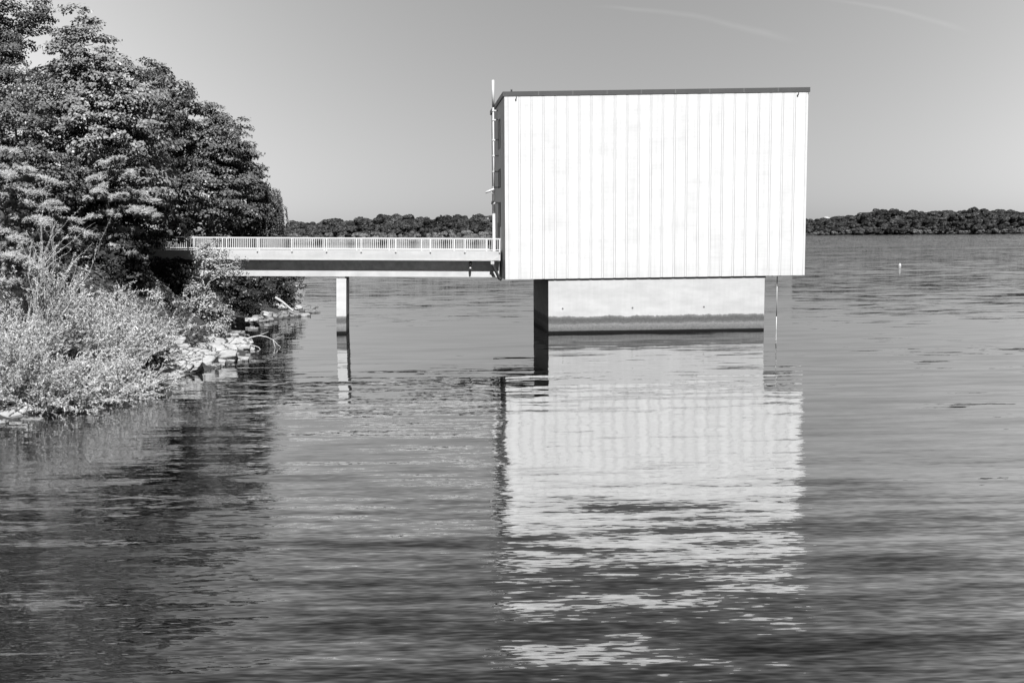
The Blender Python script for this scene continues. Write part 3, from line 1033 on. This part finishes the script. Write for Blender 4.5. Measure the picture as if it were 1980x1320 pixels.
def rock(label, px, py, wpx, hpx, seed, mat='rock', group=None):
    rg = random.Random(seed)
    c = bank_hit(px, py)
    Y = c.y
    sc = Y / F_PX
    wd, rise = wpx * sc * 1.42, hpx * sc * 1.2
    dp, ht = max(rise * 1.3, wd * .5), min(max(rise * .5, .1), .34)
    bm_ = bmesh.new()
    for i in range(9):
        a = (i + rg.uniform(-.4, .4)) / 9 * 2 * math.pi
        rr = rg.uniform(.72, 1.04)
        sq = 1.0 / max(abs(math.cos(a)), abs(math.sin(a))) ** .6
        for lev, k in ((-1.0, .9), (rg.uniform(.2, .42), rg.uniform(.9, 1.0)), (.5 + rg.uniform(-.06, .06), rg.uniform(.6, .92))):
            bm_.verts.new((math.cos(a) * rr * sq * k * wd * .46, math.sin(a) * rr * sq * k * dp * .46, lev * ht))
    res = bmesh.ops.convex_hull(bm_, input=bm_.verts)
    bmesh.ops.delete(bm_, geom=[e for e in res['geom_interior'] if isinstance(e, bmesh.types.BMVert)], context='VERTS')
    bmesh.ops.dissolve_limit(bm_, angle_limit=.2, verts=bm_.verts, edges=bm_.edges)
    bmesh.ops.bevel(bm_, geom=bm_.edges[:], offset=min(.03, ht * .1), segments=1, affect='EDGES')
    bmesh.ops.rotate(bm_, verts=bm_.verts, matrix=Matrix.Rotation(rg.uniform(-.12, .12), 3, 'Y') @ Matrix.Rotation(rg.uniform(.45, .65) if rise > .5 else rg.uniform(.2, .4) if rise > .25 else .1, 3, 'X'))
    me_ = bpy.data.meshes.new('rock')
    bm_.to_mesh(me_); bm_.free()
    o = link('rock', me_, M[mat])
    o.location = (c.x, Y, c.z + ht * .1)
    return tag(o, label, 'rock', group)


for i, r_ in enumerate([
        ('broad grey bedrock ledge that the largest pale slab lies on', 335, 698, 110, 60),
        ('grey bedrock ledge under the thick boulder, sloping to the water', 405, 684, 110, 44),
        ('low grey bedrock ledge under the root of the dead branch', 447, 668, 66, 20),
        ('largest pale flat slab at the water edge below the low shrub', 333, 708, 78, 46),
        ('thick pale boulder just right of the largest slab', 388, 694, 58, 42),
        ('pale rounded rock at the back left of the slabs, beside the willow', 338, 661, 42, 22),
        ('small pale block wedged behind the largest slab', 352, 671, 28, 15),
        ('small squarish pale block behind the thick boulder', 383, 675, 30, 17),
        ('broad pale rock at the back of the slabs under the shrub', 411, 664, 46, 26),
        ('flat pale slab right of the thick boulder, partly over the water', 437, 684, 42, 15),
        ('low slab in front of the thick boulder at the water line', 418, 699, 38, 12),
        ('long thin pale slab reaching furthest right into the water', 456, 695, 54, 10),
        ('small pale rock behind the dead branch root', 443, 662, 30, 13),
        ('pale pointed rock beside the dead branch', 467, 661, 42, 14),
        ('flat rock under the dead branch', 466, 670, 42, 9),
        ('low wet slab in front of the largest slab at the water line', 321, 730, 62, 12),
        ('little pale stone in the leaves above the slabs', 413, 651, 18, 11),
        ('narrow pale stone at the shrub edge near the branch', 443, 652, 30, 10),
        ('smooth grey boulder standing at the bend of the shore beyond the dead branch', 458, 624, 34, 24),
        ('pale block next to the smooth grey boulder', 482, 622, 38, 14),
        ('very small round stone beside the pale block', 497, 630, 9, 7)]):
    rock(*r_, 100 + i)
for i, r_ in enumerate([
        ('dark rock just left of the round dark stones under the bridge', 498, 616, 24, 14, 'wetrock'),
        ('round dark stone under the bridge, left of a similar one', 520, 611, 14, 14, 'wetrock'),
        ('round dark stone under the bridge, right of a similar one', 533, 612, 16, 14, 'wetrock'),
        ('dark leaning slab under the shore point shrub', 548, 609, 22, 18, 'wetrock'),
        ('grey rock in the middle of the shore point', 566, 607, 32, 14, 'wetrock'),
        ('low grey rock at the water line of the shore point', 584, 611, 30, 8, 'rock'),
        ('flat rock on the shore point next to the outermost one', 596, 603, 30, 9, 'wetrock'),
        ('outermost pointed rock of the shore point', 609, 604, 20, 6, 'wetrock'),
        ('pale block on top of the shore point rocks', 541, 594, 26, 15, 'rock'),
        ('upper pale rock of the shore point by the shrub', 527, 582, 22, 16, 'rock'),
        ('angular grey rock behind the pale log on the shore point', 572, 597, 24, 12, 'rock'),
        ('lone pale rock on the furthest bit of shore seen under the bridge', 577, 555, 24, 7, 'rock'),
        ('pale rounded rock at the left edge just above the water', 22, 802, 52, 34, 'rock'),
        ('flat stone lying in the water at the lower left below the willow', 62, 811, 42, 6, 'rock'),
        ('small pale rock at the very left edge at the water line', 4, 818, 26, 14, 'rock')]):
    rock(*r_[:5], 200 + i, r_[5])


rg = random.Random(78)
for i in range(10):
    t_ = rg.random()
    px, py = 300 + 175 * t_ + rg.uniform(-12, 12), 722 - 45 * t_ - rg.uniform(0, 1) ** .8 * (62 - 30 * t_)
    wp = rg.uniform(20, 50) * (1 - .35 * t_)
    rock('pale broken slab lying among the larger rocks beside the willow', px, py, wp, wp * rg.uniform(.22, .42), 600 + i, 'rock', 'broken slabs of the rocky ledge')
rg = random.Random(79)
for i in range(26):
    t_ = rg.random()
    px, py = 512 + 98 * t_ + rg.uniform(-8, 8), 612 - 12 * t_ - rg.uniform(0, 1) * (30 - 24 * t_)
    wp = rg.uniform(10, 26) * (1 - .3 * t_)
    rock('weathered rock jumbled on the shore point beyond the footbridge', px, py, wp, wp * rg.uniform(.35, .6), 700 + i, rg.choice(('rock', 'wetrock', 'wetrock')), 'jumbled rocks of the shore point')
rg = random.Random(77)
for i in range(70):
    Y = rg.uniform(49, 98)
    X = float(shore_x(Y)) - rg.uniform(-.15, .9)
    q = Vector((X, Y, .1)) - Vector((0, 0, EYE))
    q = CAMR.transposed() @ q
    px, py = 790 + F_PX * q.x / -q.z, 660 - F_PX * q.y / -q.z
    wp = rg.uniform(.25, .8) * F_PX / Y
    rock('small angular stone lying at the edge of the near bank', px, py, wp, wp * rg.uniform(.25, .5), 400 + i, 'rock' if Y < 72 else 'wetrock', 'small stones along the near waterline')


# ------------------------------------------------------------------ dead wood
def px_path(pts, Y, r0, r1):
    P = np.array([tuple(at_y(x, y, Y + dy)) for x, y, dy in pts])
    return P, np.linspace(r0, r1, len(P))


dead = [px_path([(452, 668, 0), (470, 660, 0), (485, 652, .1), (500, 649, .2), (515, 651, .2), (528, 657, .3), (537, 666, .2), (546, 674, .1)], 66, .06, .012),
        px_path([(500, 649, .2), (510, 645, .4), (519, 641, .6)], 66, .03, .012),
        px_path([(528, 657, .3), (533, 655, .5), (537, 652, .6)], 66, .02, .01),
        px_path([(470, 660, 0), (482, 666, -.4), (491, 668, -.6), (500, 671, -.8), (505, 677, -.9), (504, 685, -.9)], 66, .04, .012),
        px_path([(491, 668, -.6), (493, 678, -.8), (492, 686, -.9)], 66, .02, .01),
        px_path([(528, 657, .3), (531, 668, .1), (534, 678, 0)], 66, .025, .01)]
tag(link('dead_branch', tubes_mesh('dead_branch', dead), M['palewood']), 'bleached forked dead branch hanging out over the water from the rocks', 'branch')
tag(link('driftwood_log', tubes_mesh('log', [px_path([(532, 575, 0), (545, 583, 0), (556, 592, 0), (567, 601, -.2)], 91.5, .13, .08)], 7), M['palewood']),
    'pale fallen log lying down the rocks of the shore point', 'log')

# ------------------------------------------------------------------ marker buoy
p = at_z(1740, 513.5, 0)
by = thing('marker_buoy', 'small white marker buoy alone on the open water right of the building', 'buoy', (p.x, p.y, 0))
MB().tube([(p.x, p.y, -.3), (p.x, p.y, .08), (p.x, p.y, .16), (p.x, p.y, .36), (p.x, p.y, .4)], [.24, .24, .17, .16, .08], 10).build('float_body', M['beam'], by)
MB().tube([(p.x, p.y, .38), (p.x, p.y, .48)], .03, 6).build('top_ring', M['steel'], by)

# ------------------------------------------------------------------ far shore trees
def far_crown(seed, conifer=False):
    rg = np.random.default_rng(seed)
    if conifer:
        n = 520
        t = rg.uniform(0, 1, n) ** .7
        a = rg.uniform(0, 2 * np.pi, n)
        rr = (t * .26 + .03) * rg.uniform(.6, 1.1, n)
        p = np.stack([np.cos(a) * rr, np.sin(a) * rr, 1 - t * .9], -1)
        nm = unit(np.stack([np.cos(a), np.sin(a), np.full(n, .5)], -1) + rg.normal(size=p.shape) * .3)
        return p, leaf_quads(p, nm, .12, .09, rg)
    lobes = [(np.array([rg.uniform(-.26, .26), rg.uniform(-.26, .26), rg.uniform(.3, .8)]), rg.uniform(.1, .24)) for _ in range(19)]
    lobes.append((np.array([0, 0, .45]), .36))
    P, Nn = [], []
    for c_, r_ in lobes:
        k = int(1500 * r_ ** 2 * 4)
        d = rand_dirs(k, rg)
        P.append(c_ + d * r_ * rg.uniform(.85, 1.05, (k, 1))); Nn.append(unit(d + rg.normal(size=d.shape) * .3))
    P, Nn = np.concatenate(P), np.concatenate(Nn)
    return P, leaf_quads(P, Nn, .13, .1, rg)


kinds = []
for s in range(6):
    me_ = quads_mesh('crown', far_crown(300 + s)[1])
    kinds.append(me_)
con_me = [quads_mesh('crown', far_crown(320 + s, True)[1]) for s in range(2)]
for me_ in kinds + con_me:
    me_.materials.append(M['far_dark'])
pale_me = [me_.copy() for me_ in kinds[:4]]
for me_ in pale_me:
    me_.materials.clear(); me_.materials.append(M['far_pale'])
trunk_me = tubes_mesh('trunk', [(np.array([[0, 0, -.05], [0, 0, .25], [.01, 0, .5]]), np.array([.035, .028, .018]))], 5)
trunk_me.materials.append(M['bark'])
rg = random.Random(17)


def far_tree(name, label, cat, group, px, back, h, wfac, me_):
    x, Y = far_point(px)
    k = (Y + back) / Y
    root = thing(name, label, cat, (x * k, Y + back, far_ground(px, back) - .3), group)
    wx = rg.uniform(.8, 1.25)
    for nm, m_ in (('crown', me_), ('trunk', trunk_me)):
        o = bpy.data.objects.new(nm, m_)
        COL.objects.link(o); o.parent = root
        o.scale = (h * wfac * wx, h * wfac, h)
        o.rotation_euler = (0, 0, rg.uniform(0, 6.28))


for (p0, p1, side) in ((520, 985, 'left'), (1545, 2010, 'right')):
    where = 'seen beyond the footbridge railing' if side == 'left' else 'seen right of the white building'
    for back, hh, name in ((3, 7.5, 'shore_tree'), (14, 10, 'shore_tree'), (34, 13, 'wood_tree'), (55, 14, 'wood_tree'), (76, 14, 'wood_tree'), (95, 13.5, 'wood_tree')):
        px = p0 + rg.uniform(0, 8)
        while px < p1:
            x, Y = far_point(px)
            pale = name == 'shore_tree'
            h = hh * rg.uniform(.74, 1.1) * (1 + .14 * math.sin(px * .043 + back * .2) + .1 * math.sin(px * .11 + back))
            if pale and side == 'right':
                h *= .75
                if (back > 5 and px < 1960) or 1655 < px < 1770:
                    pale, h = False, 9.5 * rg.uniform(.7, 1.2)
            if pale and rg.random() < .25:
                h *= .6
            if side == 'left' and back == 95 and rg.random() < .3 and px > 680:
                far_tree('fir_tree', 'dark pointed fir on the crest of the far hill ' + where, 'tree', 'firs on the far hill ' + side, px, back, h * .98, 1.25, rg.choice(con_me))
            elif pale:
                far_tree('shore_tree', 'pale rounded tree on the far waterline ' + where, 'tree', 'pale far shore trees ' + side, px, back + rg.uniform(-2, 4), h, 1.15, rg.choice(pale_me))
            else:
                far_tree('wood_tree', 'dark rounded tree of the far hillside wood ' + where, 'tree', 'dark far hillside trees ' + side, px, back + rg.uniform(-8, 8), h, rg.uniform(1.1, 1.5), rg.choice(kinds))
            step = h * (.62 if not pale else .75) * F_PX / Y
            px += step * rg.uniform(.8, 1.25)

# white house on the far hill
hx, hY = far_point(1597)
hz = at_y(1597, 421.5, hY + 100).z
k = (hY + 100) / hY
hs = thing('house', 'tiny white gabled house among the trees on the far hill right of the building', 'house', (hx * k, hY + 100, hz - 4))
MB().box(-5, 5, -4, 4, -6, 3.4).build('wall', M['panel'], hs, world_coords=False)
MB().prism([(-5.6, 3.3), (5.6, 3.3), (0, 6.0)], -4.4, 4.4).build('roof', M['steel'], hs, world_coords=False)
